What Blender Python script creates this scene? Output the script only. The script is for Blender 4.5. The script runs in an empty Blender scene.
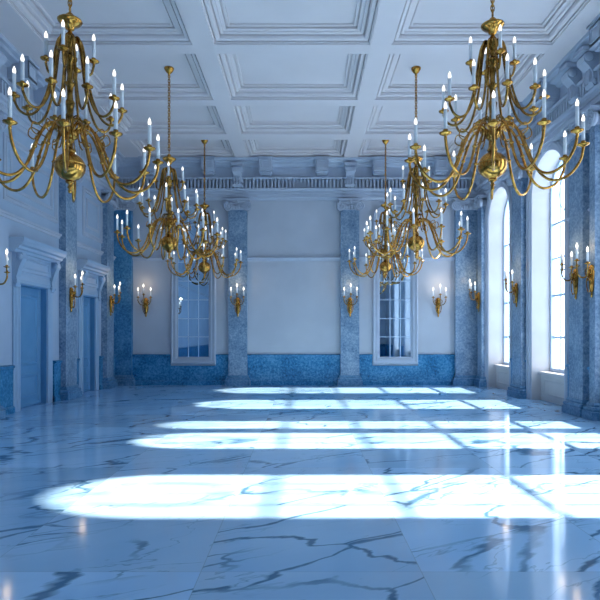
import bpy, math, random
from mathutils import Vector, Matrix
random.seed(7)
C = bpy.context.scene.collection
PI = math.pi
def R(d): return math.radians(d)

# ------------------------------------------------------------------ camera, sky, sun, exposure
sc = bpy.context.scene
cam = bpy.data.cameras.new('camera'); camo = bpy.data.objects.new('camera', cam); C.objects.link(camo)
camo.location = (0, 0, 1.6); camo.rotation_euler = (R(90), 0, 0)
cam.sensor_width = 36; cam.lens = 33.75; cam.shift_x = -0.005; cam.shift_y = 0.0583
cam.clip_end = 200
sc.camera = camo
SKY_COL = (0.59, 0.77, 1.0); SKY = 5.4
SUN = 22.0; SUN_COL = (1.0, 0.89, 0.76); SUN_ELEV = 33.6
EXPOSURE = 0.22
w = bpy.data.worlds.new('sky'); sc.world = w; w.use_nodes = True
bg = w.node_tree.nodes['Background']
bg.inputs[0].default_value = (*SKY_COL, 1); bg.inputs[1].default_value = SKY
sl = bpy.data.lights.new('sun', 'SUN'); sl.energy = SUN; sl.color = SUN_COL; sl.angle = R(1.1)
so = bpy.data.objects.new('sun', sl); C.objects.link(so)
so.rotation_euler = (0, R(90 - SUN_ELEV), 0); so.location = (12, 9, 8)
sc.view_settings.view_transform = 'Standard'; sc.view_settings.look = 'None'
sc.view_settings.gamma = 1; sc.view_settings.use_curve_mapping = False
sc.view_settings.exposure = EXPOSURE
sc.cycles.use_denoising = True
sc.cycles.max_bounces = 10; sc.cycles.diffuse_bounces = 6; sc.cycles.glossy_bounces = 4
sc.cycles.transparent_max_bounces = 12
sc.cycles.caustics_reflective = False; sc.cycles.caustics_refractive = False
sc.cycles.sample_clamp_indirect = 6.0

# ------------------------------------------------------------------ room numbers (metres)
XL, XR, YF, YB, ZC, ZS = -6.0, 5.66, -2.5, 18.0, 7.36, 7.14
WINDOWS = [(15.37, 17.17), (12.13, 13.93), (9.55, 10.50), (7.85, 9.25), (4.85, 6.50), (1.2, 3.0)]  # last window is unseen, added to light the foreground
SPRING, SILL_X, GLASS_X, WALL_T = 5.02, 5.88, 6.16, 0.58
DOORS = [(11.87, 13.15), (15.25, 16.2)]
DOOR_H = 2.68

# ------------------------------------------------------------------ materials
def mat(name, col, rough=0.5, metal=0.0):
    m = bpy.data.materials.new(name); m.use_nodes = True
    b = m.node_tree.nodes['Principled BSDF']
    b.inputs['Base Color'].default_value = (*col, 1); b.inputs['Roughness'].default_value = rough
    b.inputs['Metallic'].default_value = metal
    return m
def nd(m, t, **kw):
    n = m.node_tree.nodes.new(t)
    for k, v in kw.items(): setattr(n, k, v)
    return n
def lk(m, a, b): m.node_tree.links.new(a, b)
def ramp(m, fac, stops):
    r = nd(m, 'ShaderNodeValToRGB'); e = r.color_ramp.elements
    while len(e) < len(stops): e.new(0.5)
    for x, (p, c) in zip(e, stops): x.position = p; x.color = (*c, 1)
    lk(m, fac, r.inputs[0]); return r.outputs[0]
def noise_paint(name, c1, c2, scale, rough, detail=4, bump=0.0, bscale=60):
    m = mat(name, c1, rough); b = m.node_tree.nodes['Principled BSDF']
    tc = nd(m, 'ShaderNodeNewGeometry'); n = nd(m, 'ShaderNodeTexNoise')
    n.inputs['Scale'].default_value = scale; n.inputs['Detail'].default_value = detail
    lk(m, tc.outputs['Position'], n.inputs['Vector'])
    lk(m, ramp(m, n.outputs[0], [(0.35, c1), (0.65, c2)]), b.inputs['Base Color'])
    if bump:
        n2 = nd(m, 'ShaderNodeTexNoise'); n2.inputs['Scale'].default_value = bscale
        lk(m, tc.outputs['Position'], n2.inputs['Vector'])
        bp = nd(m, 'ShaderNodeBump'); bp.inputs['Strength'].default_value = bump; bp.inputs['Distance'].default_value = 0.01
        lk(m, n2.outputs[0], bp.inputs['Height']); lk(m, bp.outputs[0], b.inputs['Normal'])
    return m
M = {}
M['wall'] = noise_paint('pale_blue_plaster', (0.465, 0.49, 0.545), (0.505, 0.53, 0.585), 1.3, 0.6, bump=0.15)
M['ceiling'] = noise_paint('ceiling_plaster', (0.69, 0.62, 0.61), (0.73, 0.66, 0.65), 0.8, 0.65)
M['trim'] = noise_paint('trim_plaster', (0.42, 0.465, 0.55), (0.46, 0.505, 0.59), 2.0, 0.5)
M['wall_left'] = noise_paint('skylight_tinted_plaster', (0.35, 0.44, 0.56), (0.39, 0.48, 0.60), 1.3, 0.6, bump=0.15)  # same plaster as the other walls, bluish skylight put into the colour
M['casing'] = noise_paint('skylight_tinted_casing', (0.28, 0.41, 0.56), (0.32, 0.45, 0.60), 1.3, 0.5)  # door trim, with the lower left's bluish light painted in
M['door'] = noise_paint('door_paint', (0.09, 0.26, 0.45), (0.12, 0.30, 0.50), 1.5, 0.45)
M['reveal'] = noise_paint('white_reveal_plaster', (0.55, 0.51, 0.50), (0.60, 0.56, 0.55), 1.5, 0.55)
M['frame'] = mat('painted_window_frame', (0.55, 0.66, 0.80), 0.4)
def granite(name, cols):
    m = mat(name, (0.3, 0.4, 0.5), 0.35); b = m.node_tree.nodes['Principled BSDF']
    g = nd(m, 'ShaderNodeNewGeometry')
    n = nd(m, 'ShaderNodeTexNoise'); n.inputs['Scale'].default_value = 16; n.inputs['Detail'].default_value = 8; n.inputs['Roughness'].default_value = 0.75
    n2 = nd(m, 'ShaderNodeTexNoise'); n2.inputs['Scale'].default_value = 2.2; n2.inputs['Detail'].default_value = 3
    for q in (n, n2): lk(m, g.outputs['Position'], q.inputs['Vector'])
    a = nd(m, 'ShaderNodeMath', operation='MULTIPLY_ADD'); a.inputs[1].default_value = 0.35
    lk(m, n2.outputs[0], a.inputs[0]); lk(m, n.outputs[0], a.inputs[2])
    c = ramp(m, a.outputs[0], list(zip((0.46, 0.64, 0.84), cols)))
    lk(m, c, b.inputs['Base Color'])
    return m
M['granite'] = granite('deep_blue_granite', ((0.001, 0.045, 0.12), (0.012, 0.17, 0.35), (0.11, 0.34, 0.56)))
M['granite_base'] = granite('blue_granite_base', ((0.02, 0.09, 0.19), (0.08, 0.21, 0.36), (0.20, 0.35, 0.50)))
M['granite_corner'] = granite('mid_blue_granite', ((0.005, 0.06, 0.15), (0.035, 0.18, 0.36), (0.12, 0.33, 0.53)))
M['granite_grey'] = granite('blue_grey_granite', ((0.035, 0.095, 0.18), (0.16, 0.255, 0.37), (0.34, 0.44, 0.55)))
def brass(name, c1, c2, rough):
    m = mat(name, c1, rough, 1.0); b = m.node_tree.nodes['Principled BSDF']
    g = nd(m, 'ShaderNodeTexCoord'); n = nd(m, 'ShaderNodeTexNoise'); n.inputs['Scale'].default_value = 14; n.inputs['Detail'].default_value = 4
    lk(m, g.outputs['Object'], n.inputs['Vector'])
    lk(m, ramp(m, n.outputs[0], [(0.35, c1), (0.65, c2)]), b.inputs['Base Color'])
    return m
M['brass'] = brass('aged_brass', (0.34, 0.15, 0.025), (0.78, 0.41, 0.09), 0.17)
M['brass_dark'] = brass('dark_brass', (0.22, 0.11, 0.02), (0.52, 0.29, 0.07), 0.20)
M['candle'] = mat('ivory_candle_sleeve', (0.96, 0.95, 0.93), 0.4)
def emit(name, col, s):
    m = bpy.data.materials.new(name); m.use_nodes = True; nt = m.node_tree; nt.nodes.clear()
    e = nt.nodes.new('ShaderNodeEmission'); o = nt.nodes.new('ShaderNodeOutputMaterial')
    e.inputs[0].default_value = (*col, 1); e.inputs[1].default_value = s
    nt.links.new(e.outputs[0], o.inputs[0])
    m.cycles.emission_sampling = 'NONE'
    return m
M['bulb'] = emit('lit_flame_bulb', (1.0, 0.97, 0.93), 1.7)
M['bulb_warm'] = emit('lit_warm_flame_bulb', (1.0, 0.93, 0.82), 2.2)
M['mirror'] = mat('mirror_glass', (0.50, 0.66, 0.80), 0.02, 1.0)
def glass():
    m = bpy.data.materials.new('clear_window_glass'); m.use_nodes = True; nt = m.node_tree; nt.nodes.clear()
    t = nt.nodes.new('ShaderNodeBsdfTransparent'); g = nt.nodes.new('ShaderNodeBsdfGlossy'); g.inputs['Roughness'].default_value = 0.02
    x = nt.nodes.new('ShaderNodeMixShader'); x.inputs[0].default_value = 0.06; o = nt.nodes.new('ShaderNodeOutputMaterial')
    nt.links.new(t.outputs[0], x.inputs[1]); nt.links.new(g.outputs[0], x.inputs[2]); nt.links.new(x.outputs[0], o.inputs[0])
    return m
M['glass'] = glass()
def marble():
    m = mat('veined_marble_tiles', (0.6, 0.7, 0.85), 0.09); b = m.node_tree.nodes['Principled BSDF']
    g = nd(m, 'ShaderNodeNewGeometry'); sp = nd(m, 'ShaderNodeSeparateXYZ'); lk(m, g.outputs['Position'], sp.inputs[0])
    def mth(op, a, bb=None, c=None):
        n = nd(m, 'ShaderNodeMath', operation=op)
        for i, v in enumerate((a, bb, c)):
            if v is None: continue
            if isinstance(v, (int, float)): n.inputs[i].default_value = v
            else: lk(m, v, n.inputs[i])
        return n.outputs[0]
    T = 1.49
    tx = mth('DIVIDE', mth('ADD', sp.outputs[0], 0.69 + 10 * T), T); ty = mth('DIVIDE', mth('ADD', sp.outputs[1], 10 * T - 3.8 + 0.0), T)
    ix = mth('FLOOR', tx); iy = mth('FLOOR', ty); fx = mth('FRACT', tx); fy = mth('FRACT', ty)
    cx = nd(m, 'ShaderNodeCombineXYZ'); lk(m, ix, cx.inputs[0]); lk(m, iy, cx.inputs[1])
    wn = nd(m, 'ShaderNodeTexWhiteNoise'); wn.noise_dimensions = '2D'; lk(m, cx.outputs[0], wn.inputs['Vector'])
    # half of the slabs are book-matched with the neighbour, the others start afresh
    off = nd(m, 'ShaderNodeVectorMath', operation='SCALE'); off.inputs[3].default_value = 3.0
    lk(m, wn.outputs['Color'], off.inputs[0])
    pos = nd(m, 'ShaderNodeVectorMath', operation='ADD'); lk(m, g.outputs['Position'], pos.inputs[0]); lk(m, off.outputs[0], pos.inputs[1])
    m0 = nd(m, 'ShaderNodeMapping'); m0.inputs['Rotation'].default_value = (0, 0, R(-30)); lk(m, pos.outputs[0], m0.inputs[0])
    mp = nd(m, 'ShaderNodeMapping'); mp.inputs['Scale'].default_value = (0.36, 1.15, 1)
    lk(m, m0.outputs[0], mp.inputs[0])
    def vein(scale, detail, dist, lo, hi, rough=0.55):
        n = nd(m, 'ShaderNodeTexNoise'); n.inputs['Scale'].default_value = scale; n.inputs['Detail'].default_value = detail
        n.inputs['Roughness'].default_value = rough; n.inputs['Distortion'].default_value = dist
        lk(m, mp.outputs[0], n.inputs['Vector'])
        d = mth('ABSOLUTE', mth('SUBTRACT', n.outputs[0], 0.5))
        r = nd(m, 'ShaderNodeMapRange'); r.inputs[1].default_value = lo; r.inputs[2].default_value = hi; r.inputs[3].default_value = 1; r.inputs[4].default_value = 0
        lk(m, d, r.inputs[0]); return r.outputs[0]
    dn = nd(m, 'ShaderNodeTexNoise'); dn.inputs['Scale'].default_value = 1.6; dn.inputs['Detail'].default_value = 5; lk(m, mp.outputs[0], dn.inputs['Vector'])
    ds = nd(m, 'ShaderNodeVectorMath', operation='MULTIPLY_ADD'); ds.inputs[1].default_value = (.75, .75, 0); lk(m, dn.outputs['Color'], ds.inputs[0]); lk(m, mp.outputs[0], ds.inputs[2])
    def crack(scale, wdt):
        v = nd(m, 'ShaderNodeTexVoronoi', feature='DISTANCE_TO_EDGE'); v.inputs['Scale'].default_value = scale; lk(m, ds.outputs[0], v.inputs['Vector'])
        r = nd(m, 'ShaderNodeMapRange'); r.inputs[1].default_value = wdt * .3; r.inputs[2].default_value = wdt; r.inputs[3].default_value = 1; r.inputs[4].default_value = 0
        lk(m, v.outputs['Distance'], r.inputs[0]); return r.outputs[0]
    def mask(scale, lo, hi, off):
        o_ = nd(m, 'ShaderNodeVectorMath', operation='ADD'); o_.inputs[1].default_value = (off, off * .7, 0); lk(m, mp.outputs[0], o_.inputs[0])
        n = nd(m, 'ShaderNodeTexNoise'); n.inputs['Scale'].default_value = scale; n.inputs['Detail'].default_value = 2; lk(m, o_.outputs[0], n.inputs['Vector'])
        r = nd(m, 'ShaderNodeMapRange'); r.inputs[1].default_value = lo; r.inputs[2].default_value = hi; lk(m, n.outputs[0], r.inputs[0]); return r.outputs[0]
    c1 = mth('MULTIPLY', crack(1.05, .022), mask(1.3, .36, .52, 3)); c2 = mth('MULTIPLY', crack(4.2, .055), mask(1.1, .53, .64, 9))
    v2 = mth('MULTIPLY', vein(1.5, 5, .5, 0.0, 0.008), mask(1.5, .45, .6, 17))
    veins = mth('MAXIMUM', c1, mth('MAXIMUM', mth('MULTIPLY', v2, .55), mth('MULTIPLY', c2, .85)))
    cl = nd(m, 'ShaderNodeTexNoise'); cl.inputs['Scale'].default_value = 1.1; cl.inputs['Detail'].default_value = 6; lk(m, mp.outputs[0], cl.inputs['Vector'])
    base = ramp(m, cl.outputs[0], [(0.3, (0.34, 0.60, 0.88)), (0.7, (0.46, 0.72, 0.97))])
    tint = nd(m, 'ShaderNodeMapRange'); tint.inputs[3].default_value = 0.80; tint.inputs[4].default_value = 1.08; lk(m, wn.outputs['Value'], tint.inputs[0])
    bt = nd(m, 'ShaderNodeVectorMath', operation='SCALE'); lk(m, base, bt.inputs[0]); lk(m, tint.outputs[0], bt.inputs[3])
    mx = nd(m, 'ShaderNodeMix', data_type='RGBA'); lk(m, mth('MULTIPLY', veins, 0.9), mx.inputs[0]); lk(m, bt.outputs[0], mx.inputs[6]); mx.inputs[7].default_value = (0.04, 0.14, 0.26, 1)
    jx = mth('MINIMUM', fx, mth('SUBTRACT', 1, fx)); jy = mth('MINIMUM', fy, mth('SUBTRACT', 1, fy))
    j = mth('LESS_THAN', mth('MINIMUM', jx, jy), 0.0022)
    mj = nd(m, 'ShaderNodeMix', data_type='RGBA'); lk(m, mth('MULTIPLY', j, 0.5), mj.inputs[0]); lk(m, mx.outputs[2], mj.inputs[6]); mj.inputs[7].default_value = (0.2, 0.3, 0.42, 1)
    lk(m, mj.outputs[2], b.inputs['Base Color'])
    b.inputs['Specular IOR Level'].default_value = 0.5
    return m
M['marble'] = marble()

# ------------------------------------------------------------------ mesh helpers
class MB:
    def __init__(s): s.v = []; s.f = []; s.sm = []
    def add(s, vs, fs, smooth=False):
        o = len(s.v); s.v += [tuple(p) for p in vs]
        for f in fs: s.f.append([i + o for i in f]); s.sm.append(smooth)
        return s
    def box(s, x0, x1, y0, y1, z0, z1):
        vs = [(x, y, z) for z in (z0, z1) for y in (y0, y1) for x in (x0, x1)]
        return s.add(vs, [(0, 2, 3, 1), (4, 5, 7, 6), (0, 1, 5, 4), (2, 6, 7, 3), (0, 4, 6, 2), (1, 3, 7, 5)])
    def lathe(s, prof, seg=16, c=(0, 0, 0), axis='z', sx=1, sy=1):
        vs = []; n = len(prof)
        for k in range(seg):
            a = 2 * PI * k / seg
            for r, z in prof:
                p = (r * math.cos(a) * sx, r * math.sin(a) * sy, z)
                if axis == 'y': p = (p[0], -p[2], p[1])
                vs.append((p[0] + c[0], p[1] + c[1], p[2] + c[2]))
        fs = [(k * n + i, ((k + 1) % seg) * n + i, ((k + 1) % seg) * n + i + 1, k * n + i + 1) for k in range(seg) for i in range(n - 1)]
        s.add(vs, fs, True)
        for e in (0, n - 1):
            if prof[e][0] > 1e-5: s.f.append([len(s.v) - len(vs) + k * n + e for k in range(seg)]); s.sm.append(False)
        return s
    def tube(s, path, rad, seg=8):
        P = [Vector(p) for p in path]; n = len(P)
        rs = rad if isinstance(rad, (list, tuple)) else [rad] * n
        vs = []; up = None
        for i, p in enumerate(P):
            t = (P[min(i + 1, n - 1)] - P[max(i - 1, 0)]).normalized()
            if up is None:
                up = Vector((0, 0, 1)) if abs(t.z) < 0.9 else Vector((1, 0, 0))
            u = (up - t * up.dot(t)).normalized(); up = u; q = t.cross(u)
            for k in range(seg):
                a = 2 * PI * k / seg; vs.append(p + (u * math.cos(a) + q * math.sin(a)) * rs[i])
        fs = [(i * seg + k, i * seg + (k + 1) % seg, (i + 1) * seg + (k + 1) % seg, (i + 1) * seg + k) for i in range(n - 1) for k in range(seg)]
        s.add(vs, fs, True)
        o = len(s.v) - len(vs)
        s.f.append([o + k for k in range(seg)]); s.sm.append(False)
        s.f.append([o + (n - 1) * seg + k for k in range(seg)]); s.sm.append(False)
        return s
    def torus(s, c, R0, r, seg=12, ts=6, axis='z', sz=1.0):
        vs = []
        for k in range(seg):
            a = 2 * PI * k / seg
            for j in range(ts):
                b = 2 * PI * j / ts; q = R0 + r * math.cos(b); h = r * math.sin(b)
                x, y = q * math.cos(a), q * math.sin(a) * sz
                p = {'z': (x, y, h), 'x': (h, x, y), 'y': (x, h, y)}[axis]
                vs.append((c[0] + p[0], c[1] + p[1], c[2] + p[2]))
        return s.add(vs, [(k * ts + j, ((k + 1) % seg) * ts + j, ((k + 1) % seg) * ts + (j + 1) % ts, k * ts + (j + 1) % ts) for k in range(seg) for j in range(ts)], True)
    def ball(s, c, rx, ry=None, rz=None, seg=12, rings=8):
        ry = ry or rx; rz = rz or rx
        prof = [(math.sin(PI * i / rings), -math.cos(PI * i / rings)) for i in range(rings + 1)]
        vs = []
        for k in range(seg):
            a = 2 * PI * k / seg
            for r, z in prof: vs.append((c[0] + r * math.cos(a) * rx, c[1] + r * math.sin(a) * ry, c[2] + z * rz))
        n = rings + 1
        return s.add(vs, [(k * n + i, ((k + 1) % seg) * n + i, ((k + 1) % seg) * n + i + 1, k * n + i + 1) for k in range(seg) for i in range(rings)], True)
    def prism(s, poly, f):            # poly of (a, b); f(a, b, side) -> point, side 0/1
        n = len(poly)
        vs = [f(a, b, 0) for a, b in poly] + [f(a, b, 1) for a, b in poly]
        return s.add(vs, [tuple(range(n)), tuple(range(2 * n - 1, n - 1, -1))] + [(i, (i + 1) % n, n + (i + 1) % n, n + i) for i in range(n)])
    def line(s, prof, u0, u1, f):     # closed section of (out, z) pulled along u
        return s.prism(prof, lambda o, z, k: f((u0, u1)[k], o, z))
    def rect(s, prof, a0, a1, b0, b1, f, closed=False):   # section of (inset, h) mitred round a rectangle
        n = len(prof); vs = []
        for sa, sb in ((0, 0), (1, 0), (1, 1), (0, 1)):
            for d, h in prof: vs.append(f((a1 - d) if sa else (a0 + d), (b1 - d) if sb else (b0 + d), h))
        return s.add(vs, [(k * n + i, ((k + 1) % 4) * n + i, ((k + 1) % 4) * n + i + 1, k * n + i + 1) for k in range(4) for i in range(n - 1)])
    def build(s, name, m, parent=None):
        me = bpy.data.meshes.new(name); me.from_pydata(s.v, [], s.f); me.validate()
        import bmesh
        b = bmesh.new(); b.from_mesh(me); bmesh.ops.recalc_face_normals(b, faces=b.faces); b.to_mesh(me); b.free()
        if len(me.polygons) == len(s.sm): me.polygons.foreach_set('use_smooth', s.sm)
        me.materials.append(m)
        o = bpy.data.objects.new(name, me); C.objects.link(o)
        if parent: o.parent = parent
        return o
def empty(name, loc=(0, 0, 0), rz=0):
    o = bpy.data.objects.new(name, None); o.empty_display_size = 0.1; C.objects.link(o)
    o.location = loc; o.rotation_euler = (0, 0, rz); return o
def tag(o, label, cat, group=None):
    o['label'] = label; o['category'] = cat
    if group: o['group'] = group
    return o
def struct(o, label=None):
    o['kind'] = 'structure'
    if label: o['label'] = label
    return o
def children(o): return [c for c in C.objects if c.parent == o]
def copy_tree(o, parent=None):
    c = o.copy(); C.objects.link(c); c.parent = parent
    for ch in list(o.children): copy_tree(ch, c)
    return c
def bez(pts, n=8):                    # Catmull-Rom through 2-D points
    P = [pts[0]] + list(pts) + [pts[-1]]; out = []
    for i in range(1, len(P) - 2):
        for k in range(n):
            t = k / n; o = []
            for d in range(len(pts[0])):
                a, b, c, e = P[i - 1][d], P[i][d], P[i + 1][d], P[i + 2][d]
                o.append(0.5 * (2 * b + (c - a) * t + (2 * a - 5 * b + 4 * c - e) * t * t + (3 * b - a - 3 * c + e) * t ** 3))
            out.append(tuple(o))
    return out + [tuple(pts[-1])]
# wall maps: u along the wall, o out into the room, z up
fL = lambda u, o, z: (XL + o, u, z)
fR = lambda u, o, z: (XR - o, u, z)
fB = lambda u, o, z: (u, YB - o, z)
fF = lambda u, o, z: (u, YF + o, z)
FRAME = {'back': (lambda u: (u, YB, 0), 0), 'left': (lambda u: (XL, u, 0), R(90)), 'right': (lambda u: (XR, u, 0), R(-90))}

# ------------------------------------------------------------------ shell
struct(MB().box(-7.2, 7.2, YF - .4, YB + .4, -0.2, 0).build('floor', M['marble']), 'glossy veined marble tile floor')
ce = struct(MB().box(XL - .7, XR + .75, YF - .4, YB + .4, ZC, ZC + .25).build('ceiling', M['ceiling']), 'coffered pale blue plaster ceiling')
XB = [(-2.11, -1.70), (1.28, 1.69)]
SL, SR = -4.92, 4.76                                  # inner edges of the side soffits
YBM = [(0.7, 1.05), (3.2, 3.55), (5.72, 6.07), (8.22, 8.57), (10.74, 11.09), (13.26, 13.61), (15.52, 15.97)]
YE0, YE1 = YF + .35, 17.62
for x0, x1 in XB: MB().box(x0, x1, YE0, YE1, ZS, ZC + .02).build('long_beam', M['ceiling'], ce)
MB().box(XL - .01, SL, YF - .01, YB + .01, ZS, ZC + .02).build('side_soffit', M['ceiling'], ce)
MB().box(SR, XR + .01, YF - .01, YB + .01, ZS, ZC + .02).build('side_soffit', M['ceiling'], ce)
MB().box(SL, SR, YE1, YB + .01, ZS, ZC + .02).build('end_soffit', M['ceiling'], ce)
MB().box(SL, SR, YF - .01, YE0, ZS, ZC + .02).build('end_soffit', M['ceiling'], ce)
xs = [SL] + [q for p in XB for q in p] + [SR]
bays = [(xs[0], xs[1]), (xs[2], xs[3]), (xs[4], xs[5])]
ys = [YE0] + [q for p in YBM for q in p] + [YE1]
for y0, y1 in YBM:
    for x0, x1 in bays: MB().box(x0, x1, y0, y1, ZS + .002, ZC + .02).build('cross_beam', M['ceiling'], ce)
COF = [(0, ZS + .03), (.03, ZS + .03), (.03, ZS + .10), (.05, ZS + .10), (.05, ZS + .05), (.11, ZS + .06), (.13, ZS + .10), (.13, ZS + .17), (.15, ZS + .17), (.15, ZS + .12), (.20, ZS + .125), (.21, ZS + .15), (.27, ZS + .16), (.27, ZC - .002), (.30, ZC - .002), (.30, ZC - .035), (.34, ZC - .035), (.345, ZC + .01)]
for x0, x1 in bays:
    for k in range(0, len(ys), 2):
        if ys[k + 1] < 0: continue
        MB().rect(COF, x0, x1, ys[k], ys[k + 1], lambda a, b, h: (a, b, h)).build('coffer_moulding', M['ceiling'], ce)

def wall_with_openings(f, u0, u1, T, zt, ops):        # ops: (a, b, spring height, arched)
    m = MB(); cur = u0
    def bx(a, b, z0, z1):
        p, q = f(a, 0, z0), f(b, -T, z1)
        m.box(min(p[0], q[0]), max(p[0], q[0]), min(p[1], q[1]), max(p[1], q[1]), z0, z1)
    for a, b, h, arch in sorted(ops):
        bx(cur, a, -.15, zt); cur = b
        if not arch: bx(a, b, h, zt); continue
        r = (b - a) / 2; c = (a + b) / 2; N = 20
        pts = [(c - r * math.cos(PI * k / N), h + r * math.sin(PI * k / N)) for k in range(N + 1)]
        for k in range(N):
            (p0, q0), (p1, q1) = pts[k], pts[k + 1]
            m.add([f(p0, 0, q0), f(p1, 0, q1), f(p1, 0, zt), f(p0, 0, zt), f(p0, -T, q0), f(p1, -T, q1), f(p1, -T, zt), f(p0, -T, zt)],
                  [(0, 1, 2, 3), (7, 6, 5, 4), (0, 4, 5, 1), (3, 2, 6, 7)])
    bx(cur, u1, -.15, zt)
    return m
TOP = 5.92
def spring(a, b): return min(SPRING, TOP - .06 - (b - a) / 2) if (b - a) > 1.7 else TOP - .04 - (b - a) / 2
wr = wall_with_openings(fR, YF - .4, YB + .4, WALL_T, ZC + .1, [(a, b, spring(a, b), True) for a, b in WINDOWS]).build('wall_right', M['wall'])
wl = wall_with_openings(fL, YF - .4, YB + .4, .6, ZC + .1, [(a, b, DOOR_H, False) for a, b in DOORS]).build('wall_left', M['wall_left'])
wb = MB().box(XL - .6, XR + .6, YB, YB + .4, -.15, ZC + .1).build('wall_back', M['wall'])
wf = MB().box(XL - .6, XR + .6, YF - .4, YF, -.15, ZC + .1).build('wall_front', M['wall'])
struct(wr, 'right wall with tall arched windows'); struct(wl, 'left wall with two doors'); struct(wb, 'back wall with two tall mirrors'); struct(wf)

# entablature round the room
ENT = [(-.02, 5.90), (.06, 5.92), (.09, 5.98), (.12, 5.985), (.12, 6.09), (.15, 6.10), (.15, 6.17), (.20, 6.19), (.22, 6.24), (.015, 6.245), (.015, 6.54), (.20, 6.545), (.22, 6.58), (.20, 6.62), (.11, 6.63),
       (.11, 6.93), (.18, 6.95), (.22, 7.0), (.34, 7.02), (.36, 7.06), (.44, 7.08), (.46, 7.15)]
en = struct(MB().rect(ENT, XL, XR, YF, YB, lambda a, b, h: (a, b, h)).build('trim_1', M['trim']), 'moulded entablature under the ceiling')
def flutes(f, u0, u1):
    m = MB(); n = int((u1 - u0) / .115)
    for k in range(n):
        u = u0 + (u1 - u0) * (k + .5) / n
        p, q = f(u - .032, .0, 6.25), f(u + .032, .17, 6.535)
        m.box(min(p[0], q[0]), max(p[0], q[0]), min(p[1], q[1]), max(p[1], q[1]), 6.25, 6.535)
    return m.build('fluted_frieze', M['trim'], en)
flutes(fB, XL + .2, XR - .2); flutes(fL, 6, YB - .2); flutes(fR, 6, YB - .2)

# scroll consoles and plain blocks of the cornice (parts of the entablature)
def console_mesh():
    m = MB()
    pro = [(0.08, 6.26), (0.20, 6.28), (0.245, 6.36), (0.215, 6.46), (0.23, 6.56), (0.30, 6.66), (0.38, 6.74), (0.40, 6.84), (0.35, 6.92), (0.08, 6.93)]
    m.line(pro, -.13, .13, lambda u, o, z: (u, -o, z))
    for s in (-.15, .15):
        m.lathe([(.001, -.02), (.085, -.02), (.095, 0), (.085, .02), (.001, .02)], 14, (0, 0, 0), 'z')
        n = 14 * 5
        for i in range(len(m.v) - n, len(m.v)):
            x, y, z = m.v[i]; m.v[i] = (s + z, -.30 + x, 6.82 + y)
        m.lathe([(.001, -.02), (.05, -.02), (.06, 0), (.05, .02), (.001, .02)], 12)
        n = 12 * 5
        for i in range(len(m.v) - n, len(m.v)):
            x, y, z = m.v[i]; m.v[i] = (s + z, -.18 + x, 6.36 + y)
    m.box(-.19, .19, -.44, -.05, 6.92, 7.0)
    for k in (-.08, 0, .08): m.box(k - .02, k + .02, -.29, -.1, 6.36, 6.6)
    return m
def block_mesh():
    m = MB(); m.box(-.2, .2, -.52, -.08, 6.72, 7.14)
    m.rect([(0, .52), (.04, .52), (.05, .535), (.07, .535), (.08, .52)], -.2, .2, 6.74, 7.10, lambda a, b, h: (a, -h, b))
    m.box(-.235, .235, -.555, -.08, 7.09, 7.142); m.box(-.16, .16, -.44, -.08, 6.66, 6.725)
    return m
con0 = blk0 = None
def put_part(kind, wall, u):
    global con0, blk0
    f, rz = FRAME[wall]
    if kind == 'c':
        if con0 is None: o = con0 = console_mesh().build('console', M['trim'], en)
        else: o = con0.copy(); C.objects.link(o); o.parent = en
    else:
        if blk0 is None: o = blk0 = block_mesh().build('cornice_block', M['trim'], en)
        else: o = blk0.copy(); C.objects.link(o); o.parent = en
    o.location = f(u); o.rotation_euler = (0, 0, rz)
PB = [-5.78, -2.07, 1.49, 5.22]
for u in PB[1:3]: put_part('c', 'back', u)
for u in (-4.88, -2.97, -1.17, .59, 2.39, 4.32): put_part('b', 'back', u)
for u in (10.5, 14.17, 17.02): put_part('c', 'left', u)
for u in (8.4, 9.6, 11.4, 12.5, 13.6, 15.5, 16.4): put_part('b', 'left', u)
for u in (10.68, 11.33, 14.47, 17.5): put_part('c', 'right', u)
for u in (8.6, 9.9, 12.35, 13.6, 15.6, 16.6): put_part('b', 'right', u)

# string courses
STR = [(-.01, 3.96), (.03, 3.97), (.04, 4.02), (.07, 4.03), (.08, 4.07), (.05, 4.085), (-.01, 4.09)]
def segs(u0, u1, cuts):
    out = []; c = u0
    for a, b in sorted(cuts):
        if a > c: out.append((c, a))
        c = max(c, b)
    if u1 > c: out.append((c, u1))
    return out
MIR = [(-4.22, -2.78), (2.22, 3.67)]
winc = [(a - .19, b + .19) for a, b in WINDOWS]
m = MB()
for a, b in segs(YF, YB, []): m.line(STR, a, b, fL)
struct(m.build('trim_2', M['trim']), 'string course along the left wall')
m = MB()
for a, b in segs(XL, XR, MIR): m.line(STR, a, b, fB)
struct(m.build('trim_3', M['trim']), 'string course along the back wall')
m = MB()
for a, b in segs(YF, YB, winc): m.line(STR, a, b, fR)
struct(m.build('trim_4', M['trim']), 'string course between the windows')
# upper wall panels with moulded frames
PAN = [(0, -.005), (0, .025), (.02, .04), (.05, .035), (.055, .015), (.085, .012), (.09, .03), (.12, .028), (.13, -.005)]
m = MB()
for a, b in ((7.6, 9.7), (11.25, 13.7), (15.3, 16.75)):
    m.rect(PAN, a, b, 4.32, 5.66, lambda u, z, h: fL(u, h, z))
    m.rect([(.26 + d * .6, h * .7) for d, h in PAN], a, b, 4.32, 5.66, lambda u, z, h: fL(u, h, z))
struct(m.build('trim_5', M['trim']), 'moulded upper panels on the left wall')

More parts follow.
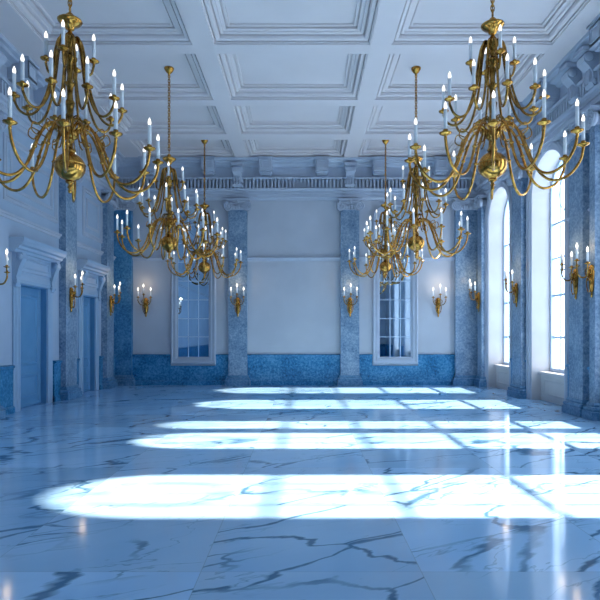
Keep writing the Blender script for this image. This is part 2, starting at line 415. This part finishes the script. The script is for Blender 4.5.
# granite dados with cap and plinth
CAP = [(-.01, .86), (.05, .87), (.055, .91), (.085, .93), (.09, .965), (.05, .985), (-.01, .99)]
PLI = [(-.01, -.01), (.085, -.01), (.085, .11), (.06, .14), (-.01, .15)]
def dado(name, f, seg, label):
    s_, c_, p_ = MB(), MB(), MB()
    for a, b in seg:
        s_.line([(-.01, -.01), (.045, -.01), (.045, .88), (-.01, .88)], a, b, f); c_.line(CAP, a, b, f); p_.line(PLI, a, b, f)
    o = struct(s_.build(name, M['granite']), label)
    c_.build('dado_cap', M['granite'], o); p_.build('plinth', M['granite'], o)
DC = [(a - .31, b + .31) for a, b in DOORS]
dado('baseboard_left', fL, segs(YF, YB, DC), 'blue granite dado of the left wall')
dado('baseboard_back', fB, segs(XL, XR, MIR) , 'blue granite dado of the back wall')
dado('baseboard_right', fR, segs(YF, YB, winc), 'blue granite dado between the windows')
dado('baseboard_front', fF, [(XL, XR)], None)
m = MB()
for a, b in MIR: m.line([(-.01, -.01), (.045, -.01), (.045, .62), (-.01, .62)], a, b, fB); m.line(PLI, a, b, fB)
m.build('dado_panel', M['granite'], bpy.data.objects['baseboard_back'])

# ------------------------------------------------------------------ windows
def arch_pts(a, b, h, z0, ins=0, N=20):
    c = (a + b) / 2; r = (b - a) / 2 - ins
    return [(c - r, z0)] + [(c - r * math.cos(PI * k / N), h + r * math.sin(PI * k / N)) for k in range(N + 1)] + [(c + r, z0)]
def arch_band(m, a, b, h, z0, prof, f):               # prof: (inset, out) swept along the arch
    rows = [[(u, z, o) for (u, z) in arch_pts(a, b, h, z0, i)] for i, o in prof]
    n = len(rows[0]); vs = [f(u, o, z) for r_ in rows for (u, z, o) in r_]
    m.add(vs, [(i * n + k, i * n + k + 1, (i + 1) * n + k + 1, (i + 1) * n + k) for i in range(len(prof) - 1) for k in range(n - 1)])
for wi, (a, b) in enumerate(WINDOWS):
    h = spring(a, b); c = (a + b) / 2; r = (b - a) / 2; OG = -(GLASS_X - XR)
    win = struct(empty('window_%d' % (wi + 1), (0, 0, 0)), 'tall arched window with white glazing bars')  # the last one is the unseen opening added for light
    def seat(mb, name, mt): return mb.build(name, mt, win)
    # architrave on the wall face
    m = MB(); arch_band(m, a - .19, b + .19, h, .0, [(0, -.01), (0, .05), (.04, .075), (.08, .07), (.085, .045), (.16, .04), (.165, .02), (.19, .015), (.19, -.01)], fR); seat(m, 'architrave', M['trim'])
    # lining of the reveal
    m = MB(); arch_band(m, a, b, h, .0, [(-.005, -.0), (.012, 0), (.012, -.57), (-.005, -.57)], fR); seat(m, 'reveal_lining', M['reveal'])
    # apron below the sill
    m = MB(); m.box(SILL_X, XR + WALL_T, a + .012, b - .012, 0, .64)
    m.rect([(0, 0), (.03, .012), (.05, .012), (.06, 0)], a + .2, b - .2, .14, .54, lambda u, z, o: (SILL_X - .001 - o, u, z)); seat(m, 'apron', M['reveal'])
    seat(MB().box(SILL_X - .05, XR + WALL_T, a + .012, b - .012, .64, .70), 'sill', M['reveal'])
    # sash: stile ring, transom, bars, fan
    m = MB(); arch_band(m, a + .012, b - .012, h, .70, [(0, OG - .04), (0, OG + .05), (.07, OG + .05), (.07, OG - .04), (0, OG - .04)], fR)
    m.box(GLASS_X - .04, GLASS_X + .04, a + .08, b - .08, .70, .79); seat(m, 'sash_frame', M['frame'])
    m = MB(); m.box(GLASS_X - .03, GLASS_X + .01, a + .08, b - .08, 4.27, 4.32); seat(m, 'transom', M['frame'])
    m = MB()
    for z, t in ((1.54, .028), (2.56, .028), (3.46, .018)): m.box(GLASS_X - .022, GLASS_X + .022, a + .08, b - .08, z - t, z + t)
    nc = 4 if b - a > 1.5 else 3
    for k in range(1, nc):
        u = a + .08 + (b - a - .16) * k / nc
        m.box(GLASS_X - .02, GLASS_X + .02, u - .016, u + .016, .78, 4.23)
        m.box(GLASS_X - .02, GLASS_X + .02, u - .016, u + .016, 4.35, h + math.sqrt(max(0, (r - .08) ** 2 - (u - c) ** 2)))
    m.torus((GLASS_X, c, h), r * .52, .018, 24, 4, 'x'); seat(m, 'glazing_bars', M['frame'])
    m = MB(); m.prism(arch_pts(a + .05, b - .05, h, .75), lambda u, z, k: (GLASS_X - .004 + .008 * k, u, z)); seat(m, 'pane', M['glass'])
    # daylight portal: tells the renderer where the sky comes in, gives off nothing itself
    pl = bpy.data.lights.new('daylight_portal', 'AREA'); pl.shape = 'RECTANGLE'; pl.size = h + r - .7; pl.size_y = b - a; pl.cycles.is_portal = True
    po = bpy.data.objects.new('daylight_portal', pl); C.objects.link(po); po.location = (XR + WALL_T + .06, c, (.7 + h + r) / 2); po.rotation_euler = (0, R(90), 0)

# ------------------------------------------------------------------ doors
REC = .15
for di, (a, b) in enumerate(DOORS):
    d = struct(empty('door_%d' % (di + 1), (XL, (a + b) / 2, 0), R(90)), ('nearer' if di == 0 else 'farther') + ' panelled blue door under a hooded surround')
    W = (b - a) / 2; L = lambda u, o, z: (u, -o, z)
    m = MB(); cw = .27
    pr = [(0, 0), (.03, 0), (.055, .02), (.065, .09), (.05, .1), (.05, .19), (.035, .2), (.03, cw), (0, cw)]
    for s in (-1, 1): m.prism([(o, q) for o, q in pr], lambda o, q, k, s=s: (s * (W + q), -o, (0, DOOR_H + .0)[k]))
    m.prism(pr, lambda o, q, k: ((-1, 1)[k] * (W + cw), -o, DOOR_H + q)); m.build('casing', M['casing'], d)
    m = MB(); zf = DOOR_H + cw
    m.box(-W - cw, W + cw, -.07, .0, zf, zf + .36); m.rect([(0, .07), (.03, .09), (.05, .09), (.06, .07)], -W + .02, W - .02, zf + .06, zf + .30, lambda u, z, o: (u, -o, z)); m.build('hood_frieze', M['casing'], d)
    m = MB(); zt = zf + .36
    COR = [(0, zt), (.12, zt), (.15, zt + .05), (.20, zt + .07), (.22, zt + .12), (.27, zt + .15), (.31, zt + .22), (.32, zt + .29), (0, zt + .30)]
    m.line(COR, -W - cw - .14, W + cw + .14, L); m.build('hood_cornice', M['casing'], d)
    for s in (-1, 1):
        m = MB(); zc = zt
        pro = [(0.02, zc - .72), (.07, zc - .70), (.10, zc - .62), (.085, zc - .5), (.12, zc - .36), (.17, zc - .22), (.22, zc - .12), (.22, zc - .04), (.20, zc), (0.02, zc)]
        cx = s * (W + cw - .09)
        m.line(pro, cx - .08, cx + .08, L)
        for q in (-.085, .085):
            for (o, z, rr) in ((.15, zc - .1, .07), (.07, zc - .62, .04)):
                m.lathe([(.001, -.012), (rr, -.012), (rr, .012), (.001, .012)], 12); n = 48
                for i in range(len(m.v) - n, len(m.v)):
                    x, y, z_ = m.v[i]; m.v[i] = (cx + q + z_, -o + x, z + y)
        m.build('hood_console', M['casing'], d)
    m = MB()
    for q in (-1, 1): m.box(min(q * W, q * (W - .02)), max(q * W, q * (W - .02)), .0, REC + .07, 0, DOOR_H)
    m.box(-W, W, .0, REC + .07, DOOR_H - .02, DOOR_H); m.build('jamb_lining', M['door'], d)
    # leaf set back in the wall, two panels
    m = MB(); m.box(-W - .01, W + .01, REC, REC + .07, 0, DOOR_H)
    m.rect([(0, 0), (.03, -.03), (.06, -.02), (.08, .0)], -W, W, .0, DOOR_H + .05, lambda u, z, o: (u, REC + o, z))
    leaf = m.build('leaf', M['door'], d)
    FR = [(0, -.001), (.0, .02), (.025, .03), (.05, .025), (.06, .008), (.08, -.001)]
    for z0, z1 in ((.2, .74), (.92, DOOR_H - .2)):
        m = MB(); m.rect(FR, -W + .16, W - .16, z0, z1, lambda u, z, o: (u, REC - o, z)); m.box(-W + .27, W - .27, REC - .012, REC, z0 + .11, z1 - .11)
        m.build('door_panel', M['door'], leaf)

# ------------------------------------------------------------------ pilasters
def pilaster_parts(w, root, gr):
    h = w / 2; D = .17
    m = MB(); m.box(-h, h, -D, .0, .30, 5.56)
    m.box(-h - .015, h + .015, -D - .015, .0, 5.44, 5.47); m.build('shaft', gr, root)
    m = MB(); BAS = [(0, 0), (.10, 0), (.10, .15), (.075, .16), (.085, .20), (.07, .235), (.03, .245), (.04, .28), (.025, .31), (0, .325)]
    for i in range(len(BAS) - 1):
        (e0, z0), (e1, z1) = BAS[i], BAS[i + 1]
        m.add([(-h - e0, .0, z0), (-h - e0, -D - e0, z0), (h + e0, -D - e0, z0), (h + e0, .0, z0), (-h - e1, .0, z1), (-h - e1, -D - e1, z1), (h + e1, -D - e1, z1), (h + e1, .0, z1)],
              [(0, 1, 5, 4), (1, 2, 6, 5), (2, 3, 7, 6)])
    m.box(-h - .02, h + .02, -D - .02, .0, .30, .326); m.build('base', M['granite_base'], root)
    m = MB(); zc = 5.54
    m.box(-h - .08, h + .08, -D - .13, .0, zc + .31, zc + .36); m.box(-h - .04, h + .04, -D - .08, .0, zc + .28, zc + .31)
    m.box(-h + .0, h - .0, -D - .012, .0, zc + .02, zc + .29); m.box(-h + .0, h - .0, -D - .05, .0, zc + .20, zc + .27)
    for s in (-1, 1):
        cx, cz = s * (h + .0), zc + .13; y0 = -D - .10
        m.lathe([(.001, 0), (.138, 0), (.148, .012), (.138, .03), (.11, .012), (.001, .008)], 20, (cx, y0 + .03, cz), 'y')
        m.lathe([(.135, -.07), (.135, 0)], 20, (cx, y0 + .03, cz), 'y')
        sp = []
        for k in range(40):
            t = k / 39; ang = -s * t * 2.3 * 2 * PI + PI / 2; rr = .130 * (1 - t) + .015
            sp.append((cx + math.cos(ang) * rr, y0 + .012, cz + math.sin(ang) * rr))
        m.tube(sp, .017, 5); m.ball((cx, y0 + .005, cz), .024, .02, .024, 8, 6)
    m.tube([(-h + .02, y0 - .002, zc + .268), (0, y0 - .002, zc + .25), (h - .02, y0 - .002, zc + .268)], .016, 6)
    n = max(3, int(w / .13))
    for k in range(n):
        x = -h + .16 + (w - .32) * k / (n - 1)
        m.ball((x, -D - .06, zc + .10), .045, .035, .075, 8, 6)
    m.ball((0, -D - .10, zc + .29), .06, .04, .065, 8, 6)
    for k in range(5): m.ball((math.cos(k * 1.2566) * .055, -D - .10, zc + .29 + math.sin(k * 1.2566) * .055), .03, .025, .03, 6, 5)
    m.build('capital', M['trim'], root)
PIL = [('back', -5.72, .56, 'speckled granite pilaster filling the back wall corner beside the left wall'),
       ('back', -2.07, .59, 'speckled grey-blue granite pilaster on the back wall just right of the left mirror'),
       ('back', 1.49, .59, 'speckled grey-blue granite pilaster on the back wall just left of the right mirror'),
       ('back', 5.20, .72, 'speckled granite pilaster filling the back wall corner beside the windows'),
       ('left', 17.02, .58, 'granite pilaster on the left wall beyond the farther door, next to the corner'),
       ('left', 14.17, .68, 'granite pilaster on the left wall between the two hooded doors'),
       ('left', 10.45, .58, 'granite pilaster on the left wall in front of the nearer door'),
       ('right', 17.5, .40, 'narrow granite pilaster on the right wall beyond the farthest arched window'),
       ('right', 14.47, .62, 'granite pilaster on the right wall between the two arched windows in view'),
       ('right', 11.33, .58, 'granite pilaster on the right wall just in front of the nearer arched window'),
       ('right', 10.68, .20, 'slim granite pilaster at the right edge of the photo, nearest on the window wall')]
for wall, u, wd, lab in PIL:
    f, rz = FRAME[wall]
    root = tag(empty('pilaster', f(u), rz), lab, 'pilaster', 'pilasters around the ballroom walls')
    pilaster_parts(wd, root, M['granite_corner' if 'beside the left wall' in lab else 'granite_grey'])

# ------------------------------------------------------------------ mirrors
def mirror(x0, x1, lab):
    c = (x0 + x1) / 2; W = (x1 - x0) / 2
    root = tag(empty('tall_mirror', (c, YB, 0), 0), lab, 'mirror', 'tall mirrors on the back wall')
    def outline(i, N=14):
        w_ = W - i; zs = 5.40; rise = .38 - i * .3
        return [(-w_, .67 + i)] + [(-w_ * math.cos(PI * k / N), zs + rise * math.sin(PI * k / N)) for k in range(N + 1)] + [(w_, .67 + i)]
    prof = [(0, 0), (0, .07), (.03, .10), (.06, .10), (.075, .075), (.13, .07), (.14, .09), (.17, .085), (.18, .05), (.23, .04), (.235, .02)]
    rows = [outline(i) for i, o in prof]; n = len(rows[0]); m = MB()
    vs = [(u, -o, z) for r_, (i, o) in zip(rows, prof) for (u, z) in r_]
    m.add(vs, [(i * n + k, i * n + (k + 1) % n, (i + 1) * n + (k + 1) % n, (i + 1) * n + k) for i in range(len(prof) - 1) for k in range(n)])
    m.build('frame', M['trim'], root)
    m = MB(); m.prism(outline(.20), lambda u, z, k: (u, (-.022, -.012)[k], z)); m.build('mirror_glass', M['mirror'], root)
    m = MB(); g = W - .23
    for z in (1.54, 2.12, 2.72, 3.32, 3.92, 4.52, 5.12): m.box(-g, g, -.04, -.02, z - .011, z + .011)
    for u in (-g / 3, g / 3): m.box(u - .011, u + .011, -.04, -.02, .89, 5.6)
    m.build('muntins', M['frame'], root)
mirror(*MIR[0], 'tall framed mirror on the back wall at left, with small square panes')
mirror(*MIR[1], 'tall framed mirror on the back wall at right, reflecting a bright window strip')

# ------------------------------------------------------------------ candle fittings
PAN_P = [(.001, -.05), (.014, -.05), (.018, -.03), (.012, -.02), (.022, -.008), (.062, .008), (.068, .02), (.060, .016), (.024, .010), (.026, .04), (.024, .055), (.001, .055)]
def flame(h=.085, r=.019): return [(.012, 0), (.016, .008), (r, h * .32), (r * .86, h * .55), (r * .45, h * .8), (.001, h)]
def pan_mesh(c, s=1.0): return MB().lathe([(r * s, z * s) for r, z in PAN_P], 12, c)
def candle_mesh(c, h, r=.022): return MB().lathe([(r, 0), (r, h), (r * .7, h + .006), (.001, h + .007)], 10, c)
def flame_mesh(c, s=1.0): return MB().lathe([(r * s, z * s) for r, z in flame()], 10, c)

# ------------------------------------------------------------------ chandeliers
TIERS = [  # count, first angle, path (r, z above the ball centre), rod radius, candle height
    (12, 15, [(.07, .38), (.10, .46), (.19, .505), (.30, .44), (.40, .24), (.50, -.03), (.62, -.20), (.76, -.255), (.92, -.19), (1.03, -.04), (1.065, .10)], .0175, .245),
    (10, 18, [(.05, 1.54), (.09, 1.60), (.135, 1.56), (.17, 1.40), (.21, 1.12), (.27, .86), (.36, .66), (.46, .585), (.56, .62), (.62, .73)], .0155, .225),
    (4, 3, [(.045, 1.53), (.075, 1.59), (.115, 1.55), (.14, 1.38), (.17, 1.22), (.22, 1.155), (.26, 1.18), (.285, 1.27)], .0145, .215)]
def make_chandelier():
    root = empty('chandelier')
    m = MB(); m.lathe([(.001, -.33), (.016, -.325), (.026, -.30), (.014, -.275), (.034, -.255), (.02, -.235), (.018, -.215), (.06, -.185), (.001, -.18)], 16); m.build('finial', M['brass'], root)
    m = MB(); pr = [(.05, -.20)] + [(.185 * math.cos(t), .172 * math.sin(t)) for t in [R(q) for q in range(-74, 76, 11)]] + [(.055, .18)]
    m.lathe([(r, z) for r, z in pr], 28); m.torus((0, 0, .03), .183, .008, 28, 6); m.build('ball', M['brass'], root)
    m = MB(); m.lathe([(.05, .17), (.07, .20), (.05, .22), (.035, .25), (.032, .32), (.06, .345), (.10, .37), (.105, .43), (.08, .46), (.05, .50), (.042, .55), (.07, .58), (.05, .61),
        (.038, .66), (.045, .74), (.06, .80), (.04, .84), (.034, .92), (.04, 1.0), (.075, 1.03), (.04, 1.06), (.032, 1.14), (.045, 1.22), (.035, 1.28), (.085, 1.33), (.09, 1.36), (.04, 1.39), (.034, 1.5), (.06, 1.55), (.08, 1.58), (.07, 1.62), (.045, 1.65), (.02, 1.69), (.02, 1.74)], 16)
    for k in range(12):                                 # scrolled leaves of the hub
        a = 2 * PI * k / 12
        p = bez([(.05, .60), (.11, .62), (.15, .54), (.13, .42), (.16, .30), (.20, .27)], 4)
        m.tube([(r * math.cos(a), r * math.sin(a), z) for r, z in p], .009, 5)
    m.build('stem', M['brass_dark'], root)
    m = MB(); m.lathe([(.02, 1.69), (.05, 1.71), (.055, 1.74), (.11, 1.77), (.145, 1.805), (.15, 1.82), (.13, 1.835), (.06, 1.84), (.035, 1.87), (.045, 1.895), (.02, 1.92), (.001, 1.925)], 20)
    m.torus((0, 0, 1.94), .028, .007, 12, 6, 'x'); m.build('crown_bowl', M['brass'], root)
    kk = 0
    for n, a0, path, rr, ch in TIERS:
        prof = bez(path, 6)
        for k in range(n):
            a = R(a0) + 2 * PI * k / n; ca, sa = math.cos(a), math.sin(a)
            m = MB(); m.tube([(r * ca, r * sa, z) for r, z in prof], rr, 7)
            tr, tz = path[-1]
            if n == 12:                                  # knop, collar and curled spur on the long arms
                q = prof[26]; m.ball((q[0] * ca, q[0] * sa, q[1]), .03, .03, .022, 8, 6)
                sp = bez([(.34, .40), (.44, .44), (.47, .35), (.41, .30), (.38, .35)], 4)
                m.tube([(r * ca, r * sa, z) for r, z in sp], .008, 5)
            arm = m.build('arm', M['brass'] if n == 12 else M['brass_dark'], root)
            c = (tr * ca, tr * sa, tz + .045)
            pan_mesh(c, 1.12 if n == 12 else 1.0).build('drip_pan', M['brass'], arm)
            candle_mesh((c[0], c[1], c[2] + .05), ch).build('candle', M['candle'], arm)
            flame_mesh((c[0], c[1], c[2] + .055 + ch), 1.1).build('bulb', M['bulb'], arm)
    return root
def chain_and_canopy(root, top):                         # top: ceiling height above the ball centre
    m = MB(); z = 1.985; k = 0
    while z < top - .10:
        m.torus((0, 0, z), .023, .0075, 10, 5, 'xy'[k % 2], 2.0); z += .056; k += 1
    m.build('chain', M['brass'], root)
    MB().lathe([(.001, top - .17), (.015, top - .17), (.02, top - .14), (.035, top - .12), (.06, top - .10), (.09, top - .055), (.105, top - .03), (.105, top), (.001, top)], 18).build('ceiling_canopy', M['brass'], root)
CH = [((-2.90, 7.00, 3.69), 4, 'big brass candle chandelier nearest on the left, cropped by the left edge'),
      ((2.46, 7.30, 3.80), -3, 'big brass candle chandelier nearest on the right, in front of the windows'),
      ((-2.89, 12.14, 3.58), 8, 'middle brass candle chandelier of the left row, its ball before the left mirror top'),
      ((2.44, 12.14, 3.58), 1, 'middle brass candle chandelier of the right row, hanging above the right mirror'),
      ((-2.91, 16.62, 3.60), -6, 'small-looking farthest brass chandelier of the left row, nearest the back wall'),
      ((2.44, 16.62, 3.62), 11, 'small-looking farthest brass chandelier of the right row, nearest the back wall')]
proto = make_chandelier()
for i, (loc, rot, lab) in enumerate(CH):
    o = proto if i == 0 else copy_tree(proto)
    o.location = loc; o.rotation_euler = (0, 0, R(rot)); tag(o, lab, 'chandelier', 'brass chandeliers in two rows')
for o, (loc, rot, lab) in zip([q for q in C.objects if q.name.startswith('chandelier') and q.parent is None], CH):
    chain_and_canopy(o, ZC - o.location.z + .003)

# ------------------------------------------------------------------ wall sconces
SC_ARMS = [(0, .30, .10, .20), (-.20, .20, .02, .18), (.20, .20, .02, .18)]
def make_sconce():
    root = empty('candle_sconce')
    m = MB()
    pr = [(.001, -.55), (.03, -.545), (.045, -.50), (.035, -.46), (.075, -.40), (.10, -.28), (.125, -.16), (.135, -.06), (.10, -.02), (.12, .02), (.07, .06), (.001, .08)]
    m.lathe(pr, 16, (0, -.02, 0), 'z', .56, .45)
    for s in (-1, 1):
        m.tube([(s * q[0], -.075, q[1]) for q in bez([(.02, -.45), (.07, -.36), (.09, -.24), (.06, -.17), (.035, -.23)], 5)], .011, 5)
        m.tube([(s * q[0], -.085, q[1]) for q in bez([(.03, -.12), (.10, -.10), (.11, -.02), (.05, .0)], 5)], .011, 5)
    m.ball((0, -.085, -.07), .04, .03, .05, 10, 8); m.build('backplate', M['brass'], root)
    for x, o, z, ch in SC_ARMS:
        p = bez([(.02 * (x > 0) - .02 * (x < 0), -.08, -.06), (x * .25, -.08 - (o - .08) * .3, -.16), (x * .7, -.08 - (o - .08) * .75, -.15), (x, -o, -.04), (x, -o, z)], 6)
        m = MB().tube(p, .013, 6); arm = m.build('arm', M['brass_dark'], root)
        c = (x, -o, z + .04); pan_mesh(c, .85).build('drip_pan', M['brass'], arm)
        candle_mesh((x, -o, z + .08), ch, .02).build('candle', M['candle'], arm)
        flame_mesh((x, -o, z + .09 + ch), 1.25).build('bulb', M['bulb_warm'], arm)
    return root
SCN = [('back', -5.02, .0, 'brass three-candle sconce on the back wall left of the left mirror'),
       ('back', -2.06, .17, 'brass three-candle sconce on the back pilaster right of the left mirror'),
       ('back', 1.49, .17, 'brass three-candle sconce on the back pilaster left of the right mirror'),
       ('back', 4.32, .0, 'brass three-candle sconce on the back wall right of the right mirror'),
       ('left', 17.0, .17, 'brass three-candle sconce on the left wall beyond the farther door'),
       ('left', 14.1, .17, 'brass three-candle sconce on the left pilaster between the two doors'),
       ('left', 10.5, .17, 'brass sconce at the left edge of the photo, its plate cut off'),
       ('right', 17.5, .17, 'brass three-candle sconce beyond the farthest arched window'),
       ('right', 14.42, .17, 'brass three-candle sconce on the pilaster between the two arched windows'),
       ('right', 11.28, .17, 'brass three-candle sconce on the pilaster in front of the nearer window'),
       ('right', 10.66, .17, 'brass three-candle sconce at the right edge of the photo')]
sp0 = make_sconce()
for i, (wall, u, off, lab) in enumerate(SCN):
    f, rz = FRAME[wall]; o = sp0 if i == 0 else copy_tree(sp0)
    p = Vector(f(u)); out = Matrix.Rotation(rz, 3, 'Z') @ Vector((0, -1, 0))
    p = p + out * off; p.z = 2.86 if wall == 'right' else 2.72; o.location = p; o.rotation_euler = (0, 0, rz)
    tag(o, lab, 'sconce', 'candle sconces around the walls')
    L = bpy.data.lights.new('candle_glow', 'POINT'); L.energy = 1.6; L.color = (1, .72, .42); L.shadow_soft_size = .06
    q = bpy.data.objects.new('candle_glow', L); C.objects.link(q); q.parent = o; q.location = (0, -.30, .50)
